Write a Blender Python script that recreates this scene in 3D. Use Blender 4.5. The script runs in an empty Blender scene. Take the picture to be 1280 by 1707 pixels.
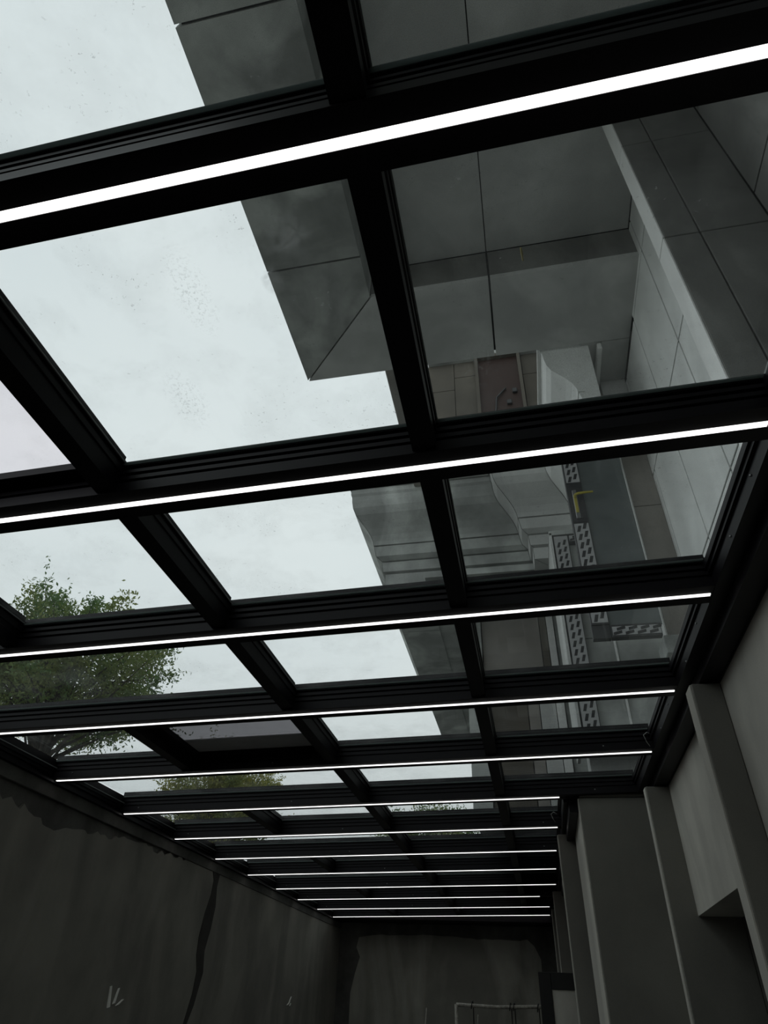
import bpy, bmesh, math, random
from mathutils import Matrix, Vector

S = bpy.context.scene
C = S.collection
random.seed(7)
EYE = 1.6          # camera height above the room floor; helper coordinates are relative to the eye

# ------------------------------------------------------------------ camera
cam_d = bpy.data.cameras.new('camera')
cam_d.sensor_fit = 'VERTICAL'; cam_d.sensor_height = 36.0; cam_d.sensor_width = 36.0
cam_d.lens = 1054.80568 * 36.0 / 1707.0
cam_d.clip_start = 0.02; cam_d.clip_end = 500
cam = bpy.data.objects.new('camera', cam_d); C.objects.link(cam)
Rm = Matrix(((0.978986, 0.09380375, 0.18107253), (0.19994217, -0.61620265, -0.76178568), (0.04011902, 0.78198156, -0.62200909))).to_4x4()
cam.matrix_world = Matrix.Translation((0, 0, EYE)) @ Rm
S.camera = cam

# ------------------------------------------------------------------ sky, exposure
w = bpy.data.worlds.new('overcast_sky'); S.world = w; w.use_nodes = True
nt = w.node_tree; nt.nodes.clear()
o = nt.nodes.new('ShaderNodeOutputWorld'); bg = nt.nodes.new('ShaderNodeBackground')
tc = nt.nodes.new('ShaderNodeTexCoord'); nz = nt.nodes.new('ShaderNodeTexNoise')
mp = nt.nodes.new('ShaderNodeMapping'); mp.inputs['Scale'].default_value = (1, 1, 2.2)
nz.inputs['Scale'].default_value = 1.6; nz.inputs['Detail'].default_value = 5
cr = nt.nodes.new('ShaderNodeValToRGB')
cr.color_ramp.elements[0].position = .3; cr.color_ramp.elements[0].color = (.76, .815, .84, 1)
cr.color_ramp.elements[1].position = .7; cr.color_ramp.elements[1].color = (.88, .92, .93, 1)
nt.links.new(tc.outputs['Generated'], mp.inputs['Vector']); nt.links.new(mp.outputs[0], nz.inputs['Vector'])
nt.links.new(nz.outputs['Fac'], cr.inputs['Fac']); nt.links.new(cr.outputs[0], bg.inputs['Color'])
bg.inputs['Strength'].default_value = 1.0
nt.links.new(bg.outputs[0], o.inputs['Surface'])
S.view_settings.view_transform = 'Standard'; S.view_settings.look = 'None'
S.view_settings.gamma = 1.0; S.view_settings.use_curve_mapping = False
S.view_settings.exposure = 0.0
S.cycles.transparent_max_bounces = 24
S.cycles.max_bounces = 8

# ------------------------------------------------------------------ materials
def newmat(name):
    m = bpy.data.materials.new(name); m.use_nodes = True
    return m, m.node_tree, m.node_tree.nodes['Principled BSDF']
def stone(name, base, var=.25, scale=3.0, rough=.85, speck=0.0, bump=.15, stain=0.0, coord='Object', spec=.3):
    m, t, p = newmat(name)
    N = t.nodes.new; L = t.links.new
    tcn = N('ShaderNodeTexCoord')
    a = N('ShaderNodeTexNoise'); a.inputs['Scale'].default_value = scale; a.inputs['Detail'].default_value = 8; a.inputs['Roughness'].default_value = .6
    b = N('ShaderNodeTexNoise'); b.inputs['Scale'].default_value = 220; b.inputs['Detail'].default_value = 2
    L(tcn.outputs[coord], a.inputs['Vector']); L(tcn.outputs[coord], b.inputs['Vector'])
    r = N('ShaderNodeValToRGB')
    r.color_ramp.elements[0].position = .3; r.color_ramp.elements[1].position = .72
    r.color_ramp.elements[0].color = tuple(c*(1-var) for c in base) + (1,)
    r.color_ramp.elements[1].color = tuple(min(1, c*(1+var)) for c in base) + (1,)
    L(a.outputs['Fac'], r.inputs['Fac'])
    out = r.outputs[0]
    if speck:
        r2 = N('ShaderNodeValToRGB'); r2.color_ramp.elements[0].position = .35; r2.color_ramp.elements[1].position = .65
        r2.color_ramp.elements[0].color = (1-speck,)*3 + (1,); r2.color_ramp.elements[1].color = (1+speck,)*3 + (1,)
        L(b.outputs['Fac'], r2.inputs['Fac'])
        mx = N('ShaderNodeMix'); mx.data_type = 'RGBA'; mx.blend_type = 'MULTIPLY'; mx.inputs['Factor'].default_value = 1
        L(out, mx.inputs['A']); L(r2.outputs[0], mx.inputs['B']); out = mx.outputs['Result']
    if stain:
        st = N('ShaderNodeTexNoise'); st.inputs['Scale'].default_value = .9; st.inputs['Detail'].default_value = 6; st.inputs['Distortion'].default_value = .6
        mpn = N('ShaderNodeMapping'); mpn.inputs['Scale'].default_value = (1.6, 1.6, .55)
        L(tcn.outputs[coord], mpn.inputs['Vector']); L(mpn.outputs[0], st.inputs['Vector'])
        r3 = N('ShaderNodeValToRGB'); r3.color_ramp.elements[0].position = .42; r3.color_ramp.elements[1].position = .6
        r3.color_ramp.elements[0].color = (1-stain,)*3 + (1,); r3.color_ramp.elements[1].color = (1.1,)*3 + (1,)
        L(st.outputs['Fac'], r3.inputs['Fac'])
        mx = N('ShaderNodeMix'); mx.data_type = 'RGBA'; mx.blend_type = 'MULTIPLY'; mx.inputs['Factor'].default_value = 1
        L(out, mx.inputs['A']); L(r3.outputs[0], mx.inputs['B']); out = mx.outputs['Result']
    L(out, p.inputs['Base Color'])
    p.inputs['Roughness'].default_value = rough
    p.inputs['Specular IOR Level'].default_value = spec
    bp = N('ShaderNodeBump'); bp.inputs['Strength'].default_value = bump; bp.inputs['Distance'].default_value = .02
    L(a.outputs['Fac'], bp.inputs['Height']); L(bp.outputs[0], p.inputs['Normal'])
    return m
def plain(name, col, rough=.5, metal=0.0, spec=.5):
    m, t, p = newmat(name)
    N = t.nodes.new; L = t.links.new
    n = N('ShaderNodeTexNoise'); n.inputs['Scale'].default_value = 14; n.inputs['Detail'].default_value = 4
    tcn = N('ShaderNodeTexCoord'); L(tcn.outputs['Object'], n.inputs['Vector'])
    r = N('ShaderNodeValToRGB')
    r.color_ramp.elements[0].color = tuple(c*.85 for c in col) + (1,); r.color_ramp.elements[1].color = tuple(min(1, c*1.15) for c in col) + (1,)
    L(n.outputs['Fac'], r.inputs['Fac']); L(r.outputs[0], p.inputs['Base Color'])
    p.inputs['Roughness'].default_value = rough; p.inputs['Metallic'].default_value = metal
    p.inputs['Specular IOR Level'].default_value = spec
    return m
SMEARS = [(-.50, .79, .085, .07, 'smear'), (-.575, .905, .035, .05, 'smear'), (-.82, .90, .07, .17, 'print'), (-1.01, 1.27, .08, .15, 'print'), (-.03, 1.32, .10, .12, 'print')]
def glass(name, tint, haze=.03, speck=.4, spot=.65):
    m = bpy.data.materials.new(name); m.use_nodes = True; t = m.node_tree; t.nodes.clear()
    N = t.nodes.new; L = t.links.new
    out = N('ShaderNodeOutputMaterial'); tr = N('ShaderNodeBsdfTransparent'); tr.inputs['Color'].default_value = tint + (1,)
    gl = N('ShaderNodeBsdfGlossy'); gl.inputs['Roughness'].default_value = .02; gl.inputs['Color'].default_value = (.9, .95, .95, 1)
    # Schlick reflectance, the same for both faces of the sheet
    gg = N('ShaderNodeNewGeometry'); dt = N('ShaderNodeVectorMath'); dt.operation = 'DOT_PRODUCT'
    L(gg.outputs['Incoming'], dt.inputs[0]); L(gg.outputs['Normal'], dt.inputs[1])
    ab = N('ShaderNodeMath'); ab.operation = 'ABSOLUTE'; L(dt.outputs['Value'], ab.inputs[0])
    om = N('ShaderNodeMath'); om.operation = 'SUBTRACT'; om.inputs[0].default_value = 1; L(ab.outputs[0], om.inputs[1])
    pw = N('ShaderNodeMath'); pw.operation = 'POWER'; pw.inputs[1].default_value = 5; L(om.outputs[0], pw.inputs[0])
    fr = N('ShaderNodeMath'); fr.operation = 'MULTIPLY_ADD'; fr.inputs[1].default_value = .7; fr.inputs[2].default_value = .022; fr.use_clamp = True; L(pw.outputs[0], fr.inputs[0])
    mx = N('ShaderNodeMixShader'); L(fr.outputs[0], mx.inputs['Fac']); L(tr.outputs[0], mx.inputs[1]); L(gl.outputs[0], mx.inputs[2])
    di = N('ShaderNodeBsdfDiffuse'); di.inputs['Color'].default_value = (.7, .7, .68, 1)
    tl = N('ShaderNodeBsdfTranslucent'); tl.inputs['Color'].default_value = (.40, .41, .40, 1)
    dm = N('ShaderNodeMixShader'); dm.inputs['Fac'].default_value = .75; L(di.outputs[0], dm.inputs[1]); L(tl.outputs[0], dm.inputs[2])
    g = N('ShaderNodeNewGeometry')
    n1 = N('ShaderNodeTexNoise'); n1.inputs['Scale'].default_value = 75; n1.inputs['Detail'].default_value = 3; n1.inputs['Roughness'].default_value = .7
    n2 = N('ShaderNodeTexNoise'); n2.inputs['Scale'].default_value = 3.2; n2.inputs['Detail'].default_value = 6; n2.inputs['Roughness'].default_value = .65; n2.inputs['Distortion'].default_value = .2
    L(g.outputs['Position'], n1.inputs['Vector']); L(g.outputs['Position'], n2.inputs['Vector'])
    r1 = N('ShaderNodeMapRange'); r1.inputs['From Min'].default_value = spot; r1.inputs['From Max'].default_value = spot+.05; r1.inputs['To Max'].default_value = speck
    L(n1.outputs['Fac'], r1.inputs['Value'])
    r2 = N('ShaderNodeMapRange'); r2.inputs['From Min'].default_value = .45; r2.inputs['From Max'].default_value = .78; r2.inputs['To Min'].default_value = haze*.5; r2.inputs['To Max'].default_value = haze*3.4
    L(n2.outputs['Fac'], r2.inputs['Value'])
    # specks gather where the low-frequency dirt is
    r4 = N('ShaderNodeMapRange'); r4.inputs['From Min'].default_value = .5; r4.inputs['From Max'].default_value = .62
    L(n2.outputs['Fac'], r4.inputs['Value'])
    ml = N('ShaderNodeMath'); ml.operation = 'MULTIPLY'; L(r1.outputs[0], ml.inputs[0]); L(r4.outputs[0], ml.inputs[1])
    ad = N('ShaderNodeMath'); ad.operation = 'ADD'; ad.use_clamp = True; L(ml.outputs[0], ad.inputs[0]); L(r2.outputs[0], ad.inputs[1])
    # hand smears and boot prints left on the glass by the fitters
    last = ad.outputs[0]
    n3 = N('ShaderNodeTexNoise'); n3.inputs['Scale'].default_value = 16; n3.inputs['Detail'].default_value = 5; n3.inputs['Distortion'].default_value = 1.5
    L(g.outputs['Position'], n3.inputs['Vector'])
    for (cx_, cy_, rx_, ry_, kind_) in SMEARS:
        sb = N('ShaderNodeVectorMath'); sb.operation = 'SUBTRACT'; sb.inputs[1].default_value = (cx_, cy_, 0); L(g.outputs['Position'], sb.inputs[0])
        dv = N('ShaderNodeVectorMath'); dv.operation = 'MULTIPLY'; dv.inputs[1].default_value = (1/rx_, 1/ry_, 0); L(sb.outputs[0], dv.inputs[0])
        ln = N('ShaderNodeVectorMath'); ln.operation = 'LENGTH'; L(dv.outputs[0], ln.inputs[0])
        fo_ = N('ShaderNodeMapRange'); fo_.inputs['From Min'].default_value = 1.0; fo_.inputs['From Max'].default_value = 0.1; L(ln.outputs['Value'], fo_.inputs['Value'])
        src = N('ShaderNodeMapRange')
        if kind_ == 'smear':
            src.inputs['From Min'].default_value = .35; src.inputs['From Max'].default_value = .7; src.inputs['To Max'].default_value = .5; L(n3.outputs['Fac'], src.inputs['Value'])
        else:
            src.inputs['From Min'].default_value = .55; src.inputs['From Max'].default_value = .62; src.inputs['To Max'].default_value = .2; L(n1.outputs['Fac'], src.inputs['Value'])
        mu = N('ShaderNodeMath'); mu.operation = 'MULTIPLY'; L(fo_.outputs[0], mu.inputs[0]); L(src.outputs[0], mu.inputs[1])
        a2 = N('ShaderNodeMath'); a2.operation = 'ADD'; a2.use_clamp = True; L(last, a2.inputs[0]); L(mu.outputs[0], a2.inputs[1]); last = a2.outputs[0]
    m2 = N('ShaderNodeMixShader'); L(last, m2.inputs['Fac']); L(mx.outputs[0], m2.inputs[1]); L(dm.outputs[0], m2.inputs[2])
    L(m2.outputs[0], out.inputs['Surface'])
    return m
def emit(name, col, s):
    m = bpy.data.materials.new(name); m.use_nodes = True; t = m.node_tree; t.nodes.clear()
    o_ = t.nodes.new('ShaderNodeOutputMaterial'); e = t.nodes.new('ShaderNodeEmission')
    e.inputs['Color'].default_value = col + (1,); e.inputs['Strength'].default_value = s
    t.links.new(e.outputs[0], o_.inputs['Surface']); return m

M = dict(
    metal=plain('black_coated_aluminium', (.0050, .0036, .0055), .45, 0, .22),
    lip=plain('grey_glazing_gasket', (.22, .235, .235), .35, 0, .5),
    glass=glass('dusty_clear_glass', (.935, .96, .955)),
    tint=glass('grey_tinted_glass', (.40, .40, .41), .04),
    pink=glass('warm_clear_glass', (.94, .925, .94)),
    led=emit('led_diffuser', (1.0, .99, .97), 2.1),
    cem_l=stone('grey_cement_render', (.225, .216, .19), .16, 1.4, .95, .05, .12, .22),
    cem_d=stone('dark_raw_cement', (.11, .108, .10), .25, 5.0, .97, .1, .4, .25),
    cem_r=stone('lit_tone_cement', (.60, .58, .52), .14, 1.1, .95, .04, .1, .18),  # cement with sky light mixed into its tone, for faces turned left
    cem_p=stone('shade_tone_cement', (.23, .222, .198), .12, 1.6, .95, .04, .08, .12),  # same cement with shade mixed into its tone
    cem_e=stone('patchy_cement_render', (.32, .308, .27), .2, 1.3, .95, .05, .12, .3),
    bright=stone('sky_lit_granite', (.80, .81, .79), .05, 1.5, .7, .2, .03, .08),  # granite with sky light worked into its tone
    shade_granite=stone('shadow_grey_granite', (.235, .235, .222), .26, 1.6, .85, .12, .05, .3),  # granite with shade worked into its tone
    umber=stone('umber_stone', (.11, .098, .08), .15, 2, .8, .1, .02, .1),
    crack=stone('dark_crack_mortar', (.045, .042, .038), .2, 6, .98),
    floor=stone('bare_concrete_floor', (.12, .118, .11), .2, 1.5, .9, .05, .1, .2),
    ground=stone('outdoor_paving_ground', (.34, .34, .32), .2, .5, .9),
    granite=stone('grey_granite', (.56, .565, .55), .10, 1.2, .75, .16, .03, .12),
    granite2=stone('weathered_grey_granite', (.47, .485, .465), .26, 2.2, .8, .14, .05, .38),
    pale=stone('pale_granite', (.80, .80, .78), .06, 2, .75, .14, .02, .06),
    brown=stone('brown_granite', (.30, .28, .255), .12, 2, .75, .12, .02, .1),
    joint=plain('dark_joint', (.012, .012, .012), .95),
    film=plain('pale_protective_film', (.42, .42, .42), .5),
    dash=plain('black_dash_print', (.02, .02, .022), .5),
    frame=plain('dark_grey_window_frame', (.035, .035, .038), .4),
    yellow=plain('yellow_wrapped_handle', (.42, .36, .05), .45),
    steel=plain('brushed_plate', (.3, .3, .3), .3, .6),
    wglass=plain('blue_grey_window_glass', (.13, .145, .145), .15, 0, .5),
    bglass=plain('brown_window_panel', (.045, .025, .02), .55, 0, .2),
    paper=plain('white_torn_paper', (.9, .88, .82), .8),
    wire=plain('white_wire', (.6, .6, .58), .5),
    shade=plain('grey_roller_sheet', (.5, .49, .51), .6),
    seal=None,
    black=plain('black_painted_wood', (.014, .013, .012), .6),
    rust=stone('worn_grey_steel_tube', (.34, .32, .28), .5, 30, .6, .1, .2),
    leaf=None, leaf2=None, bark=stone('brown_bark', (.06, .05, .04), .3, 12, .95, 0, .6),
    twig=plain('yellow_dry_twig', (.45, .36, .14), .7),
)
def leafmat(name, c1, c2):
    m, t, p = newmat(name); N = t.nodes.new; L = t.links.new
    n = N('ShaderNodeTexNoise'); n.inputs['Scale'].default_value = 1.3; n.inputs['Detail'].default_value = 3
    g = N('ShaderNodeNewGeometry'); L(g.outputs['Position'], n.inputs['Vector'])
    r = N('ShaderNodeValToRGB'); r.color_ramp.elements[0].position = .4; r.color_ramp.elements[1].position = .6
    r.color_ramp.elements[0].color = c1 + (1,); r.color_ramp.elements[1].color = c2 + (1,)
    L(n.outputs['Fac'], r.inputs['Fac']); L(r.outputs[0], p.inputs['Base Color'])
    p.inputs['Roughness'].default_value = .6
    tl = N('ShaderNodeBsdfTranslucent'); L(r.outputs[0], tl.inputs['Color'])
    mx = N('ShaderNodeMixShader'); mx.inputs['Fac'].default_value = .35
    out = [q for q in t.nodes if q.type == 'OUTPUT_MATERIAL'][0]
    L(p.outputs[0], mx.inputs[1]); L(tl.outputs[0], mx.inputs[2]); L(mx.outputs[0], out.inputs['Surface'])
    return m
def sealmat():
    m = bpy.data.materials.new('translucent_glazing_seal'); m.use_nodes = True; t = m.node_tree; t.nodes.clear(); N = t.nodes.new; L = t.links.new
    o_ = N('ShaderNodeOutputMaterial'); a = N('ShaderNodeBsdfTranslucent'); a.inputs['Color'].default_value = (.34, .38, .37, 1)
    b = N('ShaderNodeBsdfDiffuse'); b.inputs['Color'].default_value = (.3, .33, .32, 1)
    x = N('ShaderNodeMixShader'); x.inputs['Fac'].default_value = .3; L(a.outputs[0], x.inputs[1]); L(b.outputs[0], x.inputs[2]); L(x.outputs[0], o_.inputs['Surface'])
    return m
M['seal'] = sealmat()
M['leaf'] = leafmat('mid_green_leaves', (.10, .18, .06), (.21, .25, .07))
M['leaf2'] = leafmat('yellow_green_leaves', (.15, .19, .05), (.32, .31, .07))

# ------------------------------------------------------------------ helpers
def add_box(bm, x0, x1, y0, y1, z0, z1, bev=0.0):
    vs = [bm.verts.new((x, y, z)) for x in (x0, x1) for y in (y0, y1) for z in (z0, z1)]
    fs = [(0, 1, 3, 2), (4, 6, 7, 5), (0, 4, 5, 1), (2, 3, 7, 6), (0, 2, 6, 4), (1, 5, 7, 3)]
    nf = [bm.faces.new([vs[i] for i in f]) for f in fs]
    if bev:
        es = list({e for f in nf for e in f.edges})
        bmesh.ops.bevel(bm, geom=es, offset=bev, segments=1, affect='EDGES')
def add_prism(bm, pts, axis, a0, a1):
    """extrude a closed 2-D outline along an axis: 'x' -> pts are (y,z); 'y' -> (x,z); 'z' -> (x,y)"""
    def mk(p, a):
        return {'x': (a, p[0], p[1]), 'y': (p[0], a, p[1]), 'z': (p[0], p[1], a)}[axis]
    A = [bm.verts.new(mk(p, a0)) for p in pts]; B = [bm.verts.new(mk(p, a1)) for p in pts]
    n = len(pts)
    for i in range(n):
        bm.faces.new((A[i], A[(i+1) % n], B[(i+1) % n], B[i]))
    bm.faces.new(A[::-1]); bm.faces.new(B)
def add_tube(bm, pts, r, seg=8):
    rings = []
    rr = r if isinstance(r, (list, tuple)) else [r]*len(pts)
    for i, p in enumerate(pts):
        p = Vector(p); a = Vector(pts[max(i-1, 0)]); b = Vector(pts[min(i+1, len(pts)-1)])
        d = (b-a).normalized(); u = d.orthogonal().normalized(); v = d.cross(u)
        if rings and True:
            u = (prev_u - d*prev_u.dot(d)).normalized(); v = d.cross(u)
        prev_u = u
        rings.append([bm.verts.new(p + (u*math.cos(t) + v*math.sin(t))*rr[i]) for t in [2*math.pi*k/seg for k in range(seg)]])
    for A, B in zip(rings, rings[1:]):
        for k in range(seg):
            bm.faces.new((A[k], A[(k+1) % seg], B[(k+1) % seg], B[k]))
    bm.faces.new(rings[0][::-1]); bm.faces.new(rings[-1])
TAN = math.tan(0.0256704716)
def obj(name, bm, mat, parent=None, slope=False, smooth=False, mats=None, loc=None):
    bmesh.ops.recalc_face_normals(bm, faces=bm.faces)
    if slope:
        for v in bm.verts: v.co.z += TAN*v.co.x
    if parent is None or True:
        for v in bm.verts: v.co.z += EYE
    me = bpy.data.meshes.new(name)
    if loc is not None:
        L0 = Vector(loc) + Vector((0, 0, EYE))
        for v in bm.verts: v.co -= L0
    bm.to_mesh(me); bm.free()
    for mm in (mats or [mat]): me.materials.append(M[mm])
    if smooth:
        for p in me.polygons: p.use_smooth = True
    ob = bpy.data.objects.new(name, me); C.objects.link(ob)
    if loc is not None: ob.location = L0
    if parent is not None: setparent(ob, parent)
    return ob
def setparent(ob, parent):
    ob.parent = parent
    ob.matrix_parent_inverse = world_of(parent).inverted()
def world_of(o_):
    m = Matrix.LocRotScale(o_.location, o_.rotation_euler, o_.scale)
    return (world_of(o_.parent) @ o_.matrix_parent_inverse @ m) if o_.parent else m
def bx(name, x0, x1, y0, y1, z0, z1, mat, parent=None, bev=0.0, slope=False):
    bm = bmesh.new(); add_box(bm, x0, x1, y0, y1, z0, z1, bev)
    return obj(name, bm, mat, parent, slope)
def struct(o_): o_['kind'] = 'structure'; return o_
def empty(name, loc):
    o_ = bpy.data.objects.new(name, None); C.objects.link(o_); o_.location = (loc[0], loc[1], loc[2]+EYE)
    o_.empty_display_size = .2
    return o_
def tag(o_, label, cat, group=None, kind=None):
    o_['label'] = label; o_['category'] = cat
    if group: o_['group'] = group
    if kind: o_['kind'] = kind
    return o_

# ------------------------------------------------------------------ the room
YB, YE = -2.2, 14.3               # back and end walls
struct(bx('floor', -4.1, 2.2, YB-.2, YE+.2, -1.8, -1.6, 'floor'))
# left wall: raw cement behind, render whose top edge is ragged
wl = struct(bx('wall_left', -4.1, -3.87, YB, YE, -1.6, 1.385, 'cem_d'))
rag = []
y = YB
pts = [(YB, 1.2), (3.4, 1.19), (4.3, 1.169), (4.6, 1.15), (4.9, 1.10), (5.03, 1.095), (5.3, 1.15), (5.52, 1.18), (5.9, 1.2), (6.22, 1.245), (6.8, 1.25), (7.27, 1.277), (7.6, 1.31), (8.0, 1.33), (8.9, 1.335), (9.45, 1.335), (10.2, 1.31), (10.8, 1.30), (11.6, 1.32), (14.3, 1.33)]
def rz(yy):
    for a, b in zip(pts, pts[1:]):
        if a[0] <= yy <= b[0]:
            return a[1] + (b[1]-a[1])*(yy-a[0])/(b[0]-a[0])
    return 1.3
outl = [(YE, -1.6), (YB, -1.6)]
while y < YE:
    amp = .028 if y < 8 else .010
    outl.append((y, rz(y) + random.uniform(-amp, amp))); y += random.uniform(.03, .09)
outl.append((YE, 1.33))
bm = bmesh.new(); add_prism(bm, outl, 'x', -3.87, -3.845); obj('render_coat', bm, 'cem_l', wl)
# smooth concrete ring beam at the top of the left wall
bx('ring_beam', -3.87, -3.835, YB, YE, 1.285, 1.385, 'cem_d', wl, .004)
# dark lens-shaped crack repair down the wall
cp = [(8.12, 1.33), (8.36, 1.33), (8.33, 1.15), (8.40, .95), (8.36, .72), (8.30, .5), (8.36, .3), (8.28, .0), (8.16, -.2), (8.05, -.45), (7.98, -.45), (8.1, -.15), (8.19, .1), (8.2, .3), (8.12, .45), (8.10, .62), (8.14, .85), (8.2, 1.05), (8.22, 1.2)]
cp = [(a + random.uniform(-.01, .01), b) for a, b in cp]
bm = bmesh.new(); add_prism(bm, cp, 'x', -3.846, -3.840); obj('crack_filler', bm, 'crack', wl)
# end wall
we = struct(bx('wall_end', -4.1, 2.2, YE, YE+.25, -1.6, 1.62, 'cem_d'))
op = [(-3.55, -1.6), (-3.57, .3), (-3.50, .6), (-3.42, .85), (-3.50, 1.0), (-3.46, 1.16), (-3.2, 1.20)]
xx = -3.0
while xx < -.2:
    op.append((xx, 1.2 + random.uniform(-.012, .012) + .02*math.sin(xx*2))); xx += .13
op += [(-.15, 1.1), (-.05, .9), (-.07, .3), (-.05, -1.6)]
bm = bmesh.new(); add_prism(bm, op, 'y', YE-.012, YE); obj('render_coat', bm, 'cem_e', we)
struct(bx('wall_back', -4.1, 2.2, YB-.25, YB, -1.6, 1.42, 'cem_p'))
# right wall: plane at x = 1.06 with fins, door opening, step
wr = struct(bx('wall_right', 1.06, 1.34, YB, 3.62, -1.6, 1.46, 'cem_r'))
bx('wall_bay', 1.06, 1.34, 3.62, 5.42, .615, 1.46, 'cem_r', wr)
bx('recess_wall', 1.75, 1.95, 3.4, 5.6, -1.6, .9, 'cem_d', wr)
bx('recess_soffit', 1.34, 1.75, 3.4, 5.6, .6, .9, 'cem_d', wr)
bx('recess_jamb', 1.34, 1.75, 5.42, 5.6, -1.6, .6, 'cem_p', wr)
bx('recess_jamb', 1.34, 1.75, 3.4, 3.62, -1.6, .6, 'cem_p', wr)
bx('pilaster', .91, 1.06, 3.49, 3.62, -1.6, 1.46, 'cem_p', wr, .006)
bx('pilaster', .89, 1.34, 5.42, 5.52, -1.6, 1.46, 'cem_p', wr, .006)
bx('wall_bay', 1.06, 1.34, 5.52, 5.86, -1.6, 1.46, 'cem_r', wr)
bx('stepped_wall', .41, 1.34, 5.86, 6.95, -1.6, 1.495, 'cem_p', wr, .006)
bx('pilaster', .25, .95, 7.08, 7.2, -1.6, 1.47, 'cem_p', wr, .006)
bx('wall_bay', .40, .95, 7.2, 10.6, -1.6, 1.47, 'cem_p', wr)
bx('wall_bay', .45, .95, 6.95, 7.08, -1.6, 1.47, 'cem_p', wr)
bx('pilaster', .215, .95, 10.6, 10.75, -1.6, 1.47, 'cem_p', wr, .006)
bx('wall_bay', .36, .95, 10.75, 12.4, -1.6, 1.47, 'cem_p', wr)
bx('pilaster', .20, .95, 12.4, 12.6, -1.6, 1.47, 'cem_p', wr, .006)
bx('wall_bay', .30, .95, 12.6, YE, -1.6, 1.47, 'cem_p', wr)
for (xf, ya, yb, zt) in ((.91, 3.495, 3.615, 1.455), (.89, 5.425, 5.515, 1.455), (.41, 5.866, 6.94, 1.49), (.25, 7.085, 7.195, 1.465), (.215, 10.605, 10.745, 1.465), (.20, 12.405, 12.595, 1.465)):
    bx('lit_face_slab', xf-.006, xf+.001, ya, yb, -1.6, zt, 'cem_r', wr)  # paler slab puts the sky light on each pilaster side into colour
bx('wall_cap', 1.07, 2.2, YB, 5.86, 1.46, 1.60, 'cem_p', wr)
bx('wall_cap', .42, 2.2, 5.86, YE, 1.5, 1.60, 'cem_p', wr)

# ------------------------------------------------------------------ the glazed roof (all fixed together: one piece of the setting)
roof = empty('ceiling', (0, 0, 1.5)); struct(roof)
RY = [.541, 1.606, 2.662, 3.730, 4.797, 5.880, 6.957, 8.047, 9.13, 10.28, 11.34, 12.46, 13.51]
XL = -3.80
PX = [-2.61, -1.425, -.235]
def xr(i): return .87 if i <= 5 else .27       # right end of row i (0 = first rafter in view)
# stepped rafter section (y,z), bottom at z=1.5
def rsec(yc):
    h = [(.075, 0), (.075, .045), (.064, .048), (.064, .056), (.074, .060), (.074, .078), (.064, .081), (.064, .088), (.076, .092), (.076, .108), (.066, .111), (.066, .118), (.080, .122), (.080, .146), (.045, .150), (.045, .185)]
    # groove for the light strip in the underside
    left = [(yc-a, 1.5+b) for a, b in h]; right = [(yc+a, 1.5+b) for a, b in h][::-1]
    return left + right + [(yc+.013, 1.5), (yc+.013, 1.512), (yc-.013, 1.512), (yc-.013, 1.5)]
rows = [-.525] + RY
for j, yc in enumerate(rows):
    i = j-1
    bm = bmesh.new(); x1 = .885 if i <= 5 else .29
    add_prism(bm, rsec(yc), 'x', XL-.02, x1)
    rf = obj('rafter', bm, 'metal', roof, slope=True)
    if 4 <= i <= 11:
        for sx in (XL+.19, -2.1 if i % 2 else -1.9, .12 if i > 5 else .55):
            bm = bmesh.new(); bmesh.ops.create_icosphere(bm, subdivisions=1, radius=.006, matrix=Matrix.Translation((sx, yc-.076, 1.5+.032)))
            obj('screw', bm, 'steel', rf, slope=True)
    # slim gasket between section and glass
    for s in ((-1,) if True else ()):
        bm = bmesh.new(); add_box(bm, XL, x1-.02, yc-.090, yc-.080, 1.5+.129, 1.5+.1355)
        obj('gasket', bm, 'seal', rf, slope=True)
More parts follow.
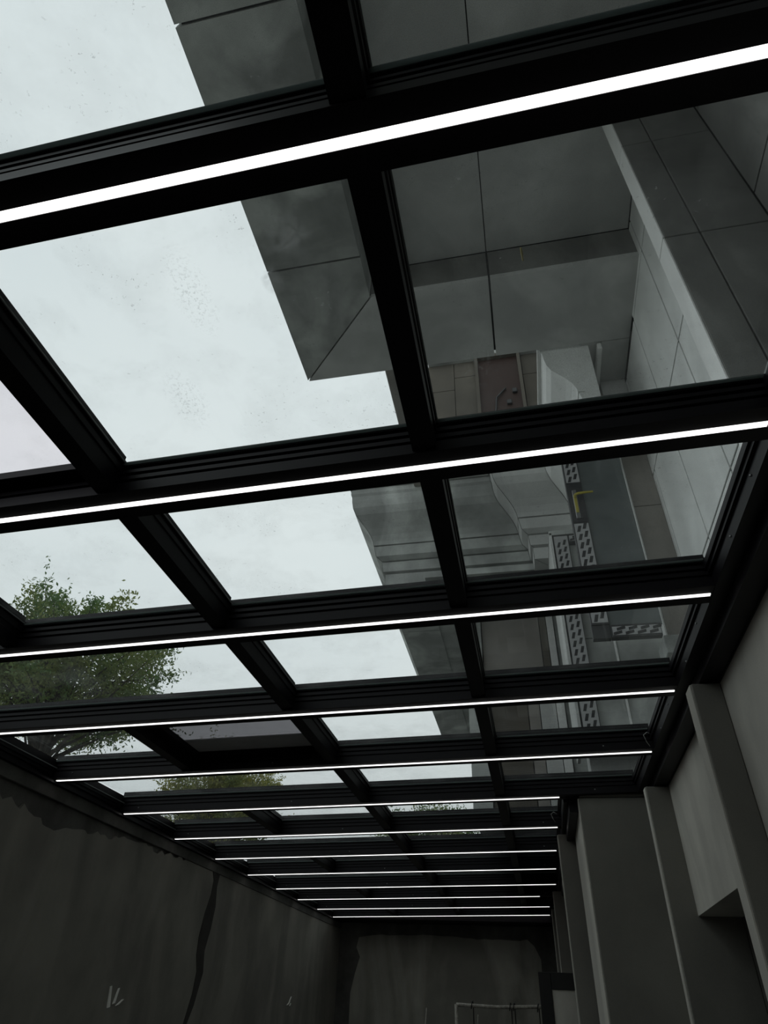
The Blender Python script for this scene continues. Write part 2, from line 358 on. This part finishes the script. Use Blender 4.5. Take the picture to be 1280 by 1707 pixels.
# purlins and panes, cell by cell
def psec(xc):
    h = [(.040, .012), (.040, .06), (.037, .063), (.037, .088), (.043, .091), (.043, .112), (.038, .115), (.038, .128), (.046, .131), (.046, .146), (.03, .15), (.03, .18)]
    return [(xc-a, 1.5+b) for a, b in h] + [(xc+a, 1.5+b) for a, b in h][::-1]
for j in range(len(rows)-1):
    i = j-1                      # cell between rows j and j+1; i=-1 -> ends at first visible rafter
    y0, y1 = rows[j]+.075, rows[j+1]-.075
    xs_end = .87 if i < 5 else .27
    cell_px = PX if i % 2 else PX[1:]
    for xc in cell_px:
        bm = bmesh.new(); add_prism(bm, psec(xc), 'y', y0, y1)
        pu = obj('purlin', bm, 'metal', roof, slope=True)
        bm = bmesh.new(); add_box(bm, xc+.046, xc+.050, y0+.01, y1-.01, 1.5+.132, 1.5+.138); obj('gasket', bm, 'lip', pu, slope=True)
    edges = [XL] + cell_px + [xs_end+.03]
    for k in range(len(edges)-1):
        xa, xb = edges[k]+.03, edges[k+1]-.03
        mat = 'glass'
        if k == 1 and i == 3: mat = 'tint'
        if k == 0 and i == 0: mat = 'pink'
        if mat != 'glass':
            # opening roof light: its own frame standing under the pane
            bm = bmesh.new()
            f = .055
            for (a, b, c_, d) in ((xa, xb, y0+.005, y0+f), (xa, xb, y1-f, y1-.005), (xa+.015, xa+f+.02, y0, y1), (xb-f, xb-.015, y0, y1)):
                add_box(bm, a, b, c_, d, 1.5+.095, 1.5+.128)
            fr_ = obj('skylight_frame', bm, 'metal', roof, slope=True)
            fr_['label'] = 'dark opening roof light frame with %s pane' % ('smoke grey' if mat == 'tint' else 'faintly pink')
        bm = bmesh.new(); add_box(bm, xa, xb, y0-.03, y1+.03, 1.5+.136, 1.5+.144)
        gp = obj('glass_pane', bm, mat, roof, slope=True)
        if mat == 'tint':
            gp['label'] = 'smoke grey tinted roof pane'
            bm = bmesh.new(); add_box(bm, xa+.02, xb-.02, 4.41, y1-.01, 1.5+.1285, 1.5+.1345)
            sp = obj('shade_panel', bm, 'shade', roof, slope=True); sp['label'] = 'plain sheet covering half of the roof light'
# edge beams
def beamsec(x0, s=1):
    return None
bm = bmesh.new()
add_prism(bm, [(.885, 1.52), (.885, 1.585), (.872, 1.588), (.872, 1.605), (.862, 1.608), (.862, 1.64), (.90, 1.66), (1.05, 1.66), (1.05, 1.465), (.955, 1.465), (.955, 1.52)], 'y', YB, 5.86)
obj('edge_beam', bm, 'metal', roof)
bm = bmesh.new()
add_prism(bm, [(.29, 1.485), (.29, 1.585), (.275, 1.588), (.275, 1.605), (.265, 1.608), (.265, 1.64), (.30, 1.66), (.405, 1.66), (.405, 1.41), (.33, 1.41), (.33, 1.485)], 'y', 5.97, YE)
obj('edge_beam', bm, 'metal', roof)
bm = bmesh.new()
add_prism(bm, [(-3.99, 1.385), (-3.80, 1.385), (-3.80, 1.425), (-3.785, 1.43), (-3.785, 1.452), (-3.775, 1.455), (-3.775, 1.50), (-3.79, 1.505), (-3.79, 1.545), (-3.99, 1.56)], 'y', YB, YE)
obj('sill_beam', bm, 'metal', roof)
for yy in [1.9, 2.25, 2.6, 3.0, 3.35, 4.0, 4.35]:
    bm = bmesh.new(); bmesh.ops.create_icosphere(bm, subdivisions=1, radius=.007, matrix=Matrix.Translation((.884, yy, 1.545 + .02*math.sin(yy*7))))
    obj('screw', bm, 'steel', roof)
bx('gasket', -3.775, -3.769, YB, YE, 1.478, 1.484, 'lip', roof)
bx('end_rail', -3.99, .3, 13.6, YE, 1.40, 1.66, 'metal', roof)
bx('added_shade_slab', -4.1, 2.2, YB, -.60, 1.46, 1.64, 'cem_p', roof)  # unseen slab added behind the viewpoint to cut light on facing walls

# light strips
ord_ = ['nearest and broadest', 'second nearest', 'third nearest', 'fourth nearest', 'fifth nearest', 'sixth nearest', 'seventh nearest', 'eighth nearest', 'fifth from the far wall,', 'fourth from the far wall', 'short third-from-last', 'second from the far wall', 'last one against the far wall']
lx1 = [.86, .86, .925, .92, .915, .26, .255, .252, .255, .26, .03, .175, .18]
for i, yc in enumerate(RY):
    x0, x1 = -3.79, min(lx1[i], .88 if i <= 5 else .28)
    t = empty('led_strip', (0, yc, 1.5))
    tag(t, '%s glowing LED strip light recessed under a black roof rafter' % ord_[i], 'strip light', 'LED strips along the roof rafters')
    bm = bmesh.new(); add_prism(bm, [(yc-.0115, 1.5085), (yc-.0115, 1.499), (yc-.006, 1.4965), (yc+.006, 1.4965), (yc+.0115, 1.499), (yc+.0115, 1.5085)], 'x', x0, x1-.004)
    obj('diffuser', bm, 'led', t, slope=True)
    for xx in (x0-.004, x1-.004):
        bm = bmesh.new(); add_box(bm, xx, xx+.005, yc-.0125, yc+.0125, 1.496, 1.511); obj('end_cap', bm, 'lip', t, slope=True)
    if i in (4, 6):
        xw = x1-.02
        bm = bmesh.new(); add_tube(bm, [(xw, yc-.078, 1.535), (xw-.02, yc-.10, 1.56), (xw-.035, yc-.12, 1.60), (xw-.01, yc-.13, 1.615), (xw+.02, yc-.12, 1.60)], .0025, 6)
        obj('cable', bm, 'wire', t, slope=False, smooth=True)

# ------------------------------------------------------------------ the stone-clad building above the right wall
B = empty('stone_building', (1.6, 2.0, 1.6))
tag(B, 'grey granite clad house rising over the glass roof, with deep eaves and moulded cornices', 'building')
G = .010
ZE = 5.7
def part(name, x0, x1, y0, y1, z0, z1, mat, bev=.004, par=None):
    return bx(name, x0, x1, y0, y1, z0, z1, mat, par or B, bev)
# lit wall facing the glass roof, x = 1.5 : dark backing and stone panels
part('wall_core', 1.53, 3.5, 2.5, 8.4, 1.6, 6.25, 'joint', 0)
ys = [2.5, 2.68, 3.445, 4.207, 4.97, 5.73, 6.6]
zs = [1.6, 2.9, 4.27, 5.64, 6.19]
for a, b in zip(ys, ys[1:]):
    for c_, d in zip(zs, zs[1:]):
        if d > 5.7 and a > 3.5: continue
        part('wall_panel', 1.5, 1.54, a+G, b-G, c_+G, min(d, 6.19)-G, 'bright', .003)  # raised tone carries the sky light on this wall
# unseen block added behind the viewpoint to darken the stone faces turned toward it
part('unseen_shade_block', .9, 3.5, -4.5, -1.0, 1.66, 6.19, 'granite2', .01)
# near fin and the wall beside it
part('fin_core', 1.20, 1.82, 2.36, 2.48, 1.6, 6.19, 'joint', 0)
part('wall_core', 1.83, 3.5, -6, 2.5, 1.6, 6.19, 'joint', 0)
for c_, d in ((1.6, 2.55), (2.55, 3.93), (3.93, 5.3), (5.3, 6.19)):
    part('fin_stone', 1.18, 1.39-G/2, 2.34, 2.50, c_+G/2, d-G/2, 'shade_granite', .004)  # darkened tone carries the shade of the fin's front
    part('fin_lit_face', 1.168, 1.179, 2.342, 2.498, c_+G/2, d-G/2, 'pale', .002)  # pale strip paints the light on the fin's sky-facing side
    part('fin_stone', 1.39+G/2, 1.80, 2.34, 2.50, c_+G/2, d-G/2, 'shade_granite', .004)
for a, b in ((-.95, 0), (0, .78), (.78, 1.56), (1.56, 2.34)):
    for c_, d in ((1.6, 2.9), (2.9, 4.27), (4.27, 5.64), (5.64, 6.19)):
        part('wall_panel', 1.80, 1.84, a+G, b-G, c_+G, d-G, 'shade_granite', .003)
# far pier P_b
part('pier', 1.25, 1.5, 5.06, 5.19, 2.52, 3.9, 'brown', .004)
part('pier', 1.25, 1.5, 5.06, 5.19, 3.906, 5.2, 'brown', .004)
part('pier_lit_face', 1.236, 1.249, 5.062, 5.188, 2.52, 5.2, 'pale', .002)  # pale strip paints the light on the pier's sky-facing side
part('pier_capital', 1.23, 1.5, 5.03, 5.22, 5.206, 5.7, 'granite', .006)
part('pier_base', 1.2, 1.54, 5.0, 5.3, 2.36, 2.515, 'granite2', .006)
# near eaves: border stones at z = 5.7, deep recessed panel at z = 6.19
part('eave_core', -2.0, 3.5, -6, 4.43, 6.24, 7.4, 'joint', 0)
part('eave_core', -2.0, -1.12, -6, 4.43, 5.75, 6.24, 'joint', 0)
part('eave_core', -1.12, 3.5, 3.56, 4.43, 5.75, 6.24, 'joint', 0)
def mit(pl, z0, z1, name='eave_stone', mat='granite2'):
    bm = bmesh.new(); add_prism(bm, pl, 'z', z0, z1); obj(name, bm, mat, B)
XE = -2.04
for a, b in ((-6, -3.4), (-3.4, -1.0), (-1.0, 1.05), (1.05, 3.08)):
    mit([(XE, a+G), (XE, b-G), (-1.10, b-G), (-1.10, a+G)], 5.7, 5.76)
mit([(XE, 3.08+G), (XE, 4.47-.012), (-1.10, 3.53-.012), (-1.10, 3.08+G)], 5.7, 5.76)
mit([(XE+.012, 4.47), (-1.10+.012, 3.53), (.10-G, 3.53), (.10-G, 4.47)], 5.7, 5.76, mat='granite')
mit([(.10+G, 4.47), (.10+G, 3.53), (1.5, 3.53), (1.5, 4.47)], 5.7, 5.76, mat='granite')
mit([(1.218, 5.03), (1.218, 4.478), (1.5, 4.478), (1.5, 5.03)], 5.7, 5.76, mat='granite')
part('soffit_panel', 1.0, 1.5, 5.23, 6.6, 5.71, 5.76, 'granite')
part('soffit_panel', 1.0, 1.21, 4.48, 5.22, 5.71, 5.76, 'granite')
# fascia of the near eaves (outer and far edges)
for a, b in ((-6, -3.4), (-3.4, -1.0), (-1.0, 1.05), (1.05, 3.08), (3.08, 4.47)):
    part('fascia_stone', XE, XE+.05, a+G, b-G, 5.765, 6.6, 'granite2')
    part('fascia_stone', XE-.06, XE+.05, a+G, b-G, 6.9, 7.4, 'granite2')
for a, b in ((-2.0, .1), (.1, 1.5)):
    part('fascia_stone', a+G, b-G, 4.42, 4.47, 5.765, 6.6, 'granite2')
# risers and recessed soffit
part('riser_stone', -1.10, .10-G, 3.53, 3.57, 5.765, 6.19, 'shade_granite')  # darkened tone carries the shade on the upright band
part('riser_stone', .10+G, 1.5, 3.53, 3.57, 5.765, 6.19, 'shade_granite')
for a, b in ((-6, -3.4), (-3.4, -1.0), (-1.0, 1.05), (1.05, 3.53)):
    part('riser_stone', -1.14, -1.10, a+G, b-G, 5.765, 6.19, 'granite2')
for a, b in ((-3.0, -.9), (-.9, 1.2), (1.2, 3.53)):
    for c_, d in ((-1.10, .10), (.10, 1.5), (1.5, 2.6)):
        if c_ >= 1.5 and a >= 1.2: b2 = 2.34
        else: b2 = b
        part('soffit_panel', c_+G/2, d-G/2, a+G/2, b2-G/2, 6.196, 6.25, 'granite', .003)
# link gutter between the two eaves
part('link_gutter', -1.14, -.78, 4.47, 6.53, 5.72, 5.95, 'brown', .01)
# moulded cornice, mitred round the notch.  k = set-back from the outer edge
prof = [(0.0, 5.78), (0.0, 5.70), (.015, 5.66), (.02, 5.58), (.035, 5.48), (.075, 5.38), (.14, 5.30), (.205, 5.22), (.255, 5.14), (.285, 5.06), (.295, 5.0), (.36, 4.998), (.36, 4.984), (.30, 4.98), (.33, 4.84), (.395, 4.80), (.45, 4.796), (.45, 4.782), (.40, 4.778), (.415, 4.64), (.47, 4.632), (.47, 4.62), (.44, 4.61), (.445, 4.45)]
path = [(XE, 13.6), (XE, 6.53), (-.10, 6.53), (-.10, 6.19), (.58, 6.19), (.58, 4.50)]
def cornice_piece(p, q, mit0, mit1, mat, back=1.0):
    """p,q top-edge end points; mit: whether that end is mitred"""
    bm = bmesh.new()
    dx = abs(p[0]-q[0]) > abs(p[1]-q[1])      # runs in x?
    A, Bv = [], []
    full = prof + [(back, 4.45), (back, 5.78)]
    for k, z in full:
        def pt(e, m):
            if dx: return (e[0] + (k if m else 0), e[1]+k, z)
            return (e[0]+k, e[1] + (k if m else 0), z)
        A.append(bm.verts.new(pt(p, mit0))); Bv.append(bm.verts.new(pt(q, mit1)))
    n = len(A)
    for i in range(n):
        f = bm.faces.new((A[i], A[(i+1) % n], Bv[(i+1) % n], Bv[i]))
    bm.faces.new(A[::-1]); bm.faces.new(Bv)
    return obj('cornice_stone', bm, mat, B)
e = .007
def run(p, q, cuts, mats, back=1.0):
    pp = [p] + [(p[0]+(q[0]-p[0])*c_, p[1]+(q[1]-p[1])*c_) for c_ in cuts] + [q]
    n = len(pp)-1
    for i in range(n):
        a, b = pp[i], pp[i+1]
        d = Vector((b[0]-a[0], b[1]-a[1])).normalized()*e
        a2 = (a[0]+d.x, a[1]+d.y); b2 = (b[0]-d.x, b[1]-d.y)
        cornice_piece(a2, b2, i == 0 and p in path[1:-1], i == n-1 and q in path[1:-1], mats, back)
run(path[0], path[1], (.25, .5, .75), 'granite2')
run(path[1], path[2], (.99,) if False else (), 'granite2')
run(path[2], path[3], (), 'granite')
run(path[3], path[4], (), 'granite')
run(path[4], path[5], (), 'bright', .50)  # brighter tone paints the highlight on the rounded moulding
for a, b in ((1.165, 1.21),):
    part('fillet_stone', a, b, 4.48, 6.6, 5.60, 5.69, 'pale', .006)
part('fillet_stone', .545, .575, 4.48, 6.15, 5.70, 5.75, 'pale', .004)
# crown fillet on top of the far cornice
part('crown_stone', XE-.02, -.12, 6.51, 7.5, 5.785, 5.85, 'granite2', .008)
part('crown_stone', XE-.02, -1.0, 7.5, 13.6, 5.785, 5.85, 'granite2', .008)
part('crown_stone', -.12, .58, 6.17, 7.5, 5.785, 5.85, 'granite2', .008)
# upper storey behind the notch
part('upper_wall', -.74, 1.9, 8.22, 8.6, 5.85, 8.0, 'umber', .01)
for a, b, c_, d in ((-1.17, -.66, 8.0, 9.55), (-1.17, -.66, 9.56, 12.5), (-.65, -.24, 8.0, 9.9), (-.65, -.24, 9.91, 12.5), (.66, 1.1, 8.0, 9.75), (.66, 1.1, 9.76, 12.5)):
    part('upper_wall_tile', a, b, 8.18, 8.22, c_, d, 'umber', .003)
part('wall_core', -1.16, 1.1, 8.22, 8.6, 8.0, 12.5, 'joint', 0)
part('upper_lintel', -1.17, 1.1, 8.05, 8.22, 10.35, 10.6, 'granite2', .01)
part('upper_wall', 1.1, 1.5, 4.55, 8.2, 5.85, 12.5, 'granite', .01)
wu = part('upper_window_panel', -.20, .60, 8.14, 8.2, 8.0, 10.3, 'bglass', .004)
for a, b, c_, d in ((-.24, -.18, 8.0, 10.35), (.58, .64, 8.0, 10.35), (-.24, .64, 10.28, 10.35), (-.2, .6, 8.05, 8.12)):
    part('window_bar', a, b, 8.06, 8.2, c_, d, 'umber', .003, wu)
bm = bmesh.new(); add_tube(bm, [(.42, 8.12, 8.3), (.2, 8.1, 8.35), (.08, 8.1, 8.7), (.12, 8.1, 9.1), (.3, 8.12, 9.35)], .018, 6); obj('hanging_cable', bm, 'dash', wu, smooth=True)
for (a_, c_) in ((.35, 8.25), (.38, 8.6), (.3, 8.9), (.42, 9.2)):
    bx('wall_box', a_, a_+.09, 8.09, 8.14, c_, c_+.11, 'dash', wu, .01)
# main wall of the far wing, y = 7.93, overhanging the low end of the glass roof
part('wall_core', -.60, 3.5, 7.97, 14.0, 1.85, 5.8, 'joint', 0)
for c_, d, cols in ((1.85, 3.2, ((-.64, -.40, 'granite2'), (-.40, .10, 'umber'), (.10, .245, 'brown'), (.245, .445, 'granite'), (.445, .55, 'pale'), (.55, 1.02, 'granite2'), (1.02, 1.5, 'granite'))),
                    (3.2, 5.0, ((-.64, -.42, 'granite2'), (-.42, .36, 'brown'), (.36, .455, 'umber'), (.455, .55, 'pale'), (.55, 1.02, 'granite2'), (1.02, 1.5, 'granite')))):
    for a, b, m_ in cols:
        off = {'pale': -.05, 'brown': .02, 'umber': .01}.get(m_, 0) + (-.04 if a == -.64 else 0)
        part('wall_panel', a+G/2, b-G/2, 7.93+off, 7.98, c_+G/2, d-G/2, m_, .003)
for a, b in ((7.98, 9.3), (9.3, 10.7), (10.7, 12.1), (12.1, 13.5)):
    for c_, d in ((1.85, 2.75), (2.75, 4.1), (4.1, 4.45)):
        part('wall_panel', -.64, -.60, a+G/2, b-G/2, c_+G/2, d-G/2, 'granite2', .003)
part('wing_underside', -.62, 1.5, 7.95, 14, 1.80, 1.85, 'granite2', 0)
part('cornice_soffit', -1.05, 1.5, 6.9, 8.0, 4.47, 4.55, 'granite2', 0)
part('cornice_soffit', -1.1, -.6, 7.4, 13.6, 4.47, 4.55, 'granite2', 0)
# bay wall with projecting window box
part('bay_wall', .62, 1.5, 6.62, 6.9, 1.85, 4.45, 'granite', .004)
wb = part('window_box', .50, .53, 5.92, 6.62, 2.0, 4.30, 'granite', .003)
part('window_box_head', .50, 1.5, 5.92, 6.62, 4.27, 4.33, 'granite2', .003)
part('window_box_panel', .70, 1.5, 6.0, 6.04, 2.0, 3.02, 'granite2', .004)
part('window_box_panel', .70, .955, 6.0, 6.04, 3.03, 4.26, 'granite2', .004)
part('window_box_panel', .965, 1.5, 6.0, 6.04, 3.03, 4.26, 'granite', .004)
part('window_box_rail', .965, .985, 5.985, 6.0, 2.0, 3.02, 'pale', .002)
def film_bar(x0, x1, yf, z0, z1, par, vertical=True, name='jamb'):
    """dark frame bar whose front carries pale film printed with rows of slanting black dashes"""
    bar = bx(name, x0, x1, yf, yf+.06, z0, z1, 'frame', par, .004)
    ins = .012
    bm = bmesh.new(); add_box(bm, x0+ins, x1-ins*.6, yf-.003, yf, z0+.02, z1-.02)
    fl = bx('film', x0+ins, x1-ins*.6, yf-.003, yf, z0+.02, z1-.02, 'film', bar) if False else None
    me = obj('film', bm, 'film', bar)
    bm = bmesh.new()
    if vertical:
        zc, r = z0+.06, 0
        while zc < z1-.06:
            for q in range(2):
                xc = x0+ins + (x1-x0-ins*1.6)*(.3+.42*q)
                zz = zc + (.03 if q else 0)
                w_, h_ = .014, .034
                vs = [bm.verts.new((xc+dx+dz*.28, yf-.0042, zz+dz)) for dx, dz in ((-w_, -h_), (w_, -h_), (w_, h_), (-w_, h_))]
                bm.faces.new(vs)
            zc += .092
    else:
        xc = x0+.05
        while xc < x1-.05:
            for q in range(2):
                zz = z0+ins + (z1-z0-2*ins)*(.3+.42*q)
                w_, h_ = .034, .013
                vs = [bm.verts.new((xc+dx + (.03 if q else 0), yf-.0042, zz+dz+dx*.25)) for dx, dz in ((-w_, -h_), (w_, -h_), (w_, h_), (-w_, h_))]
                bm.faces.new(vs)
            xc += .092
    d_ = obj('printed_dashes', bm, 'dash', bar); d_['kind'] = 'stuff'
    return bar
# fixed frame of the window box (three levels: building > window_frame > film is kept by parenting bars to the building)
def film3(x0, x1, yf, z0, z1, vertical, name, root):
    b_ = film_bar(x0, x1, yf, z0, z1, root, vertical, name)
    return b_
film3(.535, .70, 5.93, 2.05, 4.27, True, 'window_jamb', B)
film3(.70, 1.25, 5.93, 4.16, 4.27, False, 'window_head', B)
# opened casement in front of it
SX0, SX1, SY = .634, 1.165, 4.85
film3(SX0, SX0+.145, SY, 2.56, 3.62, True, 'casement_stile', B)
film3(SX0, SX0+.145, SY, 4.08, 4.95, True, 'casement_stile', B)
hs = bx('casement_stile', SX0, SX0+.145, SY, SY+.06, 3.62, 4.08, 'frame', B, .004)
bm = bmesh.new(); add_box(bm, SX0+.045, SX0+.085, SY-.012, SY-.001, 3.66, 4.0, .004); obj('handle_plate', bm, 'steel', hs)
bm = bmesh.new()
add_tube(bm, [(SX0+.065, SY-.008, 3.90), (SX0+.065, SY-.06, 3.90), (SX0+.09, SY-.068, 3.905), (SX0+.15, SY-.068, 3.91), (SX0+.225, SY-.066, 3.912)], [.013, .013, .013, .012, .010], 8)
add_box(bm, SX0+.05, SX0+.078, SY-.022, SY-.012, 3.72, 3.93, .004)
obj('handle', bm, 'yellow', hs)
film3(SX0+.145, SX1, SY, 2.44, 2.555, False, 'casement_rail', B)
bm = bmesh.new(); add_prism(bm, [(SX0, 2.44), (SX0+.14, 2.44), (SX0+.14, 2.555), (SX0, 2.555)], 'y', SY, SY+.06); obj('casement_corner', bm, 'frame', B)
bx('casement_rail', SX0, SX1, SY, SY+.06, 4.95, 5.06, 'frame', B, .004)
bx('casement_glass', SX0+.14, SX1+.02, SY+.025, SY+.035, 2.55, 4.96, 'wglass', B)

# ------------------------------------------------------------------ outdoors
struct(bx('ground', -60, 60, -60, 80, -2.2, -1.81, 'ground'))

def tree(name, base, cr_c, rad, nl, mat, label, seed, twigs=0, leaf=.042):
    rnd = random.Random(seed)
    root = empty(name, base); tag(root, label, 'tree', 'trees beyond the left wall')
    bm = bmesh.new()
    cx, cy, cz = cr_c; rx, ry, rz_ = rad
    tips = []
    trunk_top = Vector((cx, cy, cz-rz_*.35))
    b0 = Vector(base)
    add_tube(bm, [b0, b0.lerp(trunk_top, .4)+Vector((.08, .05, 0)), trunk_top, Vector((cx, cy, cz+rz_*.3))], [.16, .12, .09, .03], 8)
    obj('trunk', bm, 'bark', root, smooth=True)
    bm = bmesh.new()
    clusters = []
    for i in range(80):
        th = rnd.uniform(0, 2*math.pi); ph = math.acos(rnd.uniform(-.55, 1))
        d = Vector((math.sin(ph)*math.cos(th), math.sin(ph)*math.sin(th), math.cos(ph)))
        rr = rnd.uniform(.72, 1.05)
        end = Vector((cx+d.x*rx*rr, cy+d.y*ry*rr, cz+d.z*rz_*rr))
        st = b0.lerp(trunk_top, rnd.uniform(.75, 1.0))
        mid = st.lerp(end, .5)+Vector((rnd.uniform(-.1, .1), rnd.uniform(-.1, .1), .12))
        add_tube(bm, [st, mid, end], [.03, .016, .004], 5)
        for k in range(8):
            tt = .45+.55*(k/7)
            c0 = mid.lerp(end, (tt-.45)/.55)
            clusters.append((c0, .34-.2*(k/7), d))
    obj('branches', bm, 'bark', root, smooth=True)
    verts, faces = [], []
    def leafq(p, n_, size):
        u = n_.orthogonal().normalized(); v = n_.cross(u).normalized()
        a_ = rnd.uniform(0, 6.28); u, v = u*math.cos(a_)+v*math.sin(a_), v*math.cos(a_)-u*math.sin(a_)
        i0 = len(verts)
        verts.extend([p-u*size, p-v*size*.42, p+u*size, p+v*size*.42]); faces.append((i0, i0+1, i0+2, i0+3))
    for i in range(nl):
        c0, r, d = clusters[rnd.randrange(len(clusters))]
        p = c0 + Vector((rnd.gauss(0, 1), rnd.gauss(0, 1), rnd.gauss(0, .8)))*r*.62
        leafq(p, Vector((rnd.gauss(0, 1), rnd.gauss(0, 1), rnd.gauss(0, 1)+.6)).normalized(), leaf*rnd.uniform(.7, 1.25))
    # outlying sprigs
    for s_ in range(36):
        c0, r, d = clusters[rnd.randrange(80)*8+7]
        e_ = c0 + (d + Vector((rnd.uniform(-.4, .4), rnd.uniform(-.4, .4), rnd.uniform(-.1, .5)))).normalized()*rnd.uniform(.3, .6)
        for k in range(14):
            p = c0.lerp(e_, k/13) + Vector((rnd.uniform(-.05, .05), rnd.uniform(-.05, .05), rnd.uniform(-.05, .05)))
            leafq(p, Vector((rnd.gauss(0, 1), rnd.gauss(0, 1), rnd.gauss(0, 1))).normalized(), leaf*.9)
    me = bpy.data.meshes.new('foliage'); me.from_pydata([(v.x, v.y, v.z+EYE) for v in verts], [], faces)
    me.materials.append(M[mat]); fo = bpy.data.objects.new('foliage', me); C.objects.link(fo)
    setparent(fo, root); fo['kind'] = 'stuff'
    return root
tree('broadleaf_tree', (-7.9, 9.6, -1.8), (-7.95, 9.4, 4.72), (2.05, 2.1, 1.42), 40000, 'leaf', 'nearest leafy tree beyond the left wall, its crown seen through the panes at the left', 3)
tree('broadleaf_tree', (-13.4, 11.6, -1.8), (-13.4, 11.6, 4.6), (2.2, 2.2, 1.4), 20000, 'leaf2', 'yellow green tree behind the nearest crown, at the left edge', 5)
tree('broadleaf_tree', (-8.2, 16.5, -1.8), (-7.95, 16.5, 4.15), (1.75, 1.8, 1.5), 36000, 'leaf2', 'bushy tree farther down, seen over the sixth light strip', 8)
tree('broadleaf_tree', (-2.9, 18.5, -1.8), (-2.7, 18.5, 3.7), (1.5, 1.4, 1.0), 12000, 'leaf', 'small distant tree seen low between the glass and the house wing', 11)

# ------------------------------------------------------------------ things in the room
# open black door leaf at the far right
D = empty('door_leaf', (.2, 9.0, -1.6)); tag(D, 'black framed door standing open by the far right pilasters', 'door')
bx('stile', -.080, .055, 9.0, 9.05, -1.6, .455, 'black', D, .004)
bx('stile', .34, .40, 9.0, 9.05, -1.6, .455, 'black', D, .004)
bx('top_rail', .055, .34, 9.0, 9.05, .30, .455, 'black', D, .004)
bx('bottom_rail', .055, .34, 9.0, 9.05, -1.6, -1.35, 'black', D, .004)
bx('door_panel', .055, .34, 9.015, 9.035, -1.35, .30, 'cem_r', D)
# steel tube frame with hooks and ties
T_ = empty('tube_rack', (-.5, 9.6, -1.6)); tag(T_, 'worn steel tube rack with thin hanging ties, standing before the end wall', 'rack')
bm = bmesh.new(); add_tube(bm, [(-1.08, 9.6, .136), (-.6, 9.6, .128), (-.1, 9.6, .150), (.12, 9.6, .150)], .018, 8); obj('crossbar', bm, 'rust', T_, smooth=True)
for xx in (-1.08, .10):
    bm = bmesh.new(); add_tube(bm, [(xx, 9.6, .14), (xx, 9.6, -1.6)], .020, 8); obj('leg', bm, 'rust', T_, smooth=True)
bm = bmesh.new(); add_tube(bm, [(-1.08, 9.6, -.8), (.10, 9.6, -.8)], .014, 8); obj('brace', bm, 'rust', T_, smooth=True)
for xx in (-.89, -.44, -.40, -.12):
    bm = bmesh.new(); add_tube(bm, [(xx-.01, 9.578, .10), (xx, 9.575, .17), (xx+.005, 9.6, .178), (xx+.01, 9.625, .14), (xx+.01, 9.63, -.5+random.uniform(-.2, .2))], .006, 6); obj('tie', bm, 'black', T_, smooth=True)
bm = bmesh.new(); add_tube(bm, [(-.85, 9.5, -1.6), (-.84, 9.5, -.2), (-.815, 9.5, .05)], [.012, .010, .005], 6)
k_ = obj('thin_rod', bm, 'rust', smooth=True); tag(k_, 'thin pale rod standing upright beside the tube rack', 'rod')
bm = bmesh.new(); add_tube(bm, [(-1.46, 9.5, -1.6), (-1.45, 9.5, -.2), (-1.425, 9.5, .09)], [.012, .010, .005], 6)
k_ = obj('thin_rod', bm, 'rust', smooth=True); tag(k_, 'thin curved rod standing alone left of the tube rack', 'rod')
# torn scraps on the left wall
def scrap(yc, zc, blades, label):
    bm = bmesh.new()
    for (dy, dz, wd, ht, ln) in blades:
        p = [(yc+dy, zc+dz), (yc+dy+wd, zc+dz+.01), (yc+dy+wd*.8+ln, zc+dz+ht), (yc+dy+ln+wd*.2, zc+dz+ht*.96)]
        add_prism(bm, p, 'x', -3.845, -3.838)
    k = obj('torn_scrap', bm, 'paper'); tag(k, label, 'scrap', 'torn scraps stuck on the left wall'); return k
scrap(6.50, -.05, [(0, 0, .05, .16, -.04), (.08, .03, .04, .12, .03), (.14, .02, .05, .05, .08)], 'torn pale scrap of two upright slivers stuck on the left wall')
scrap(11.5, .06, [(0, 0, .07, .05, .10), (.08, .04, .05, .07, .07), (.12, -.01, .05, .04, .03)], 'small crumpled pale scrap on the left wall near the end corner')
# dry twig on the glass
bm = bmesh.new(); add_tube(bm, [(.1205, .9475, 1.656), (.123, .966, 1.656), (.125, .987, 1.657)], [.0022, .0032, .002], 6)
k_ = obj('dry_twig', bm, 'twig', smooth=True); tag(k_, 'short yellow twig lying on the glass between the first two light strips', 'twig')
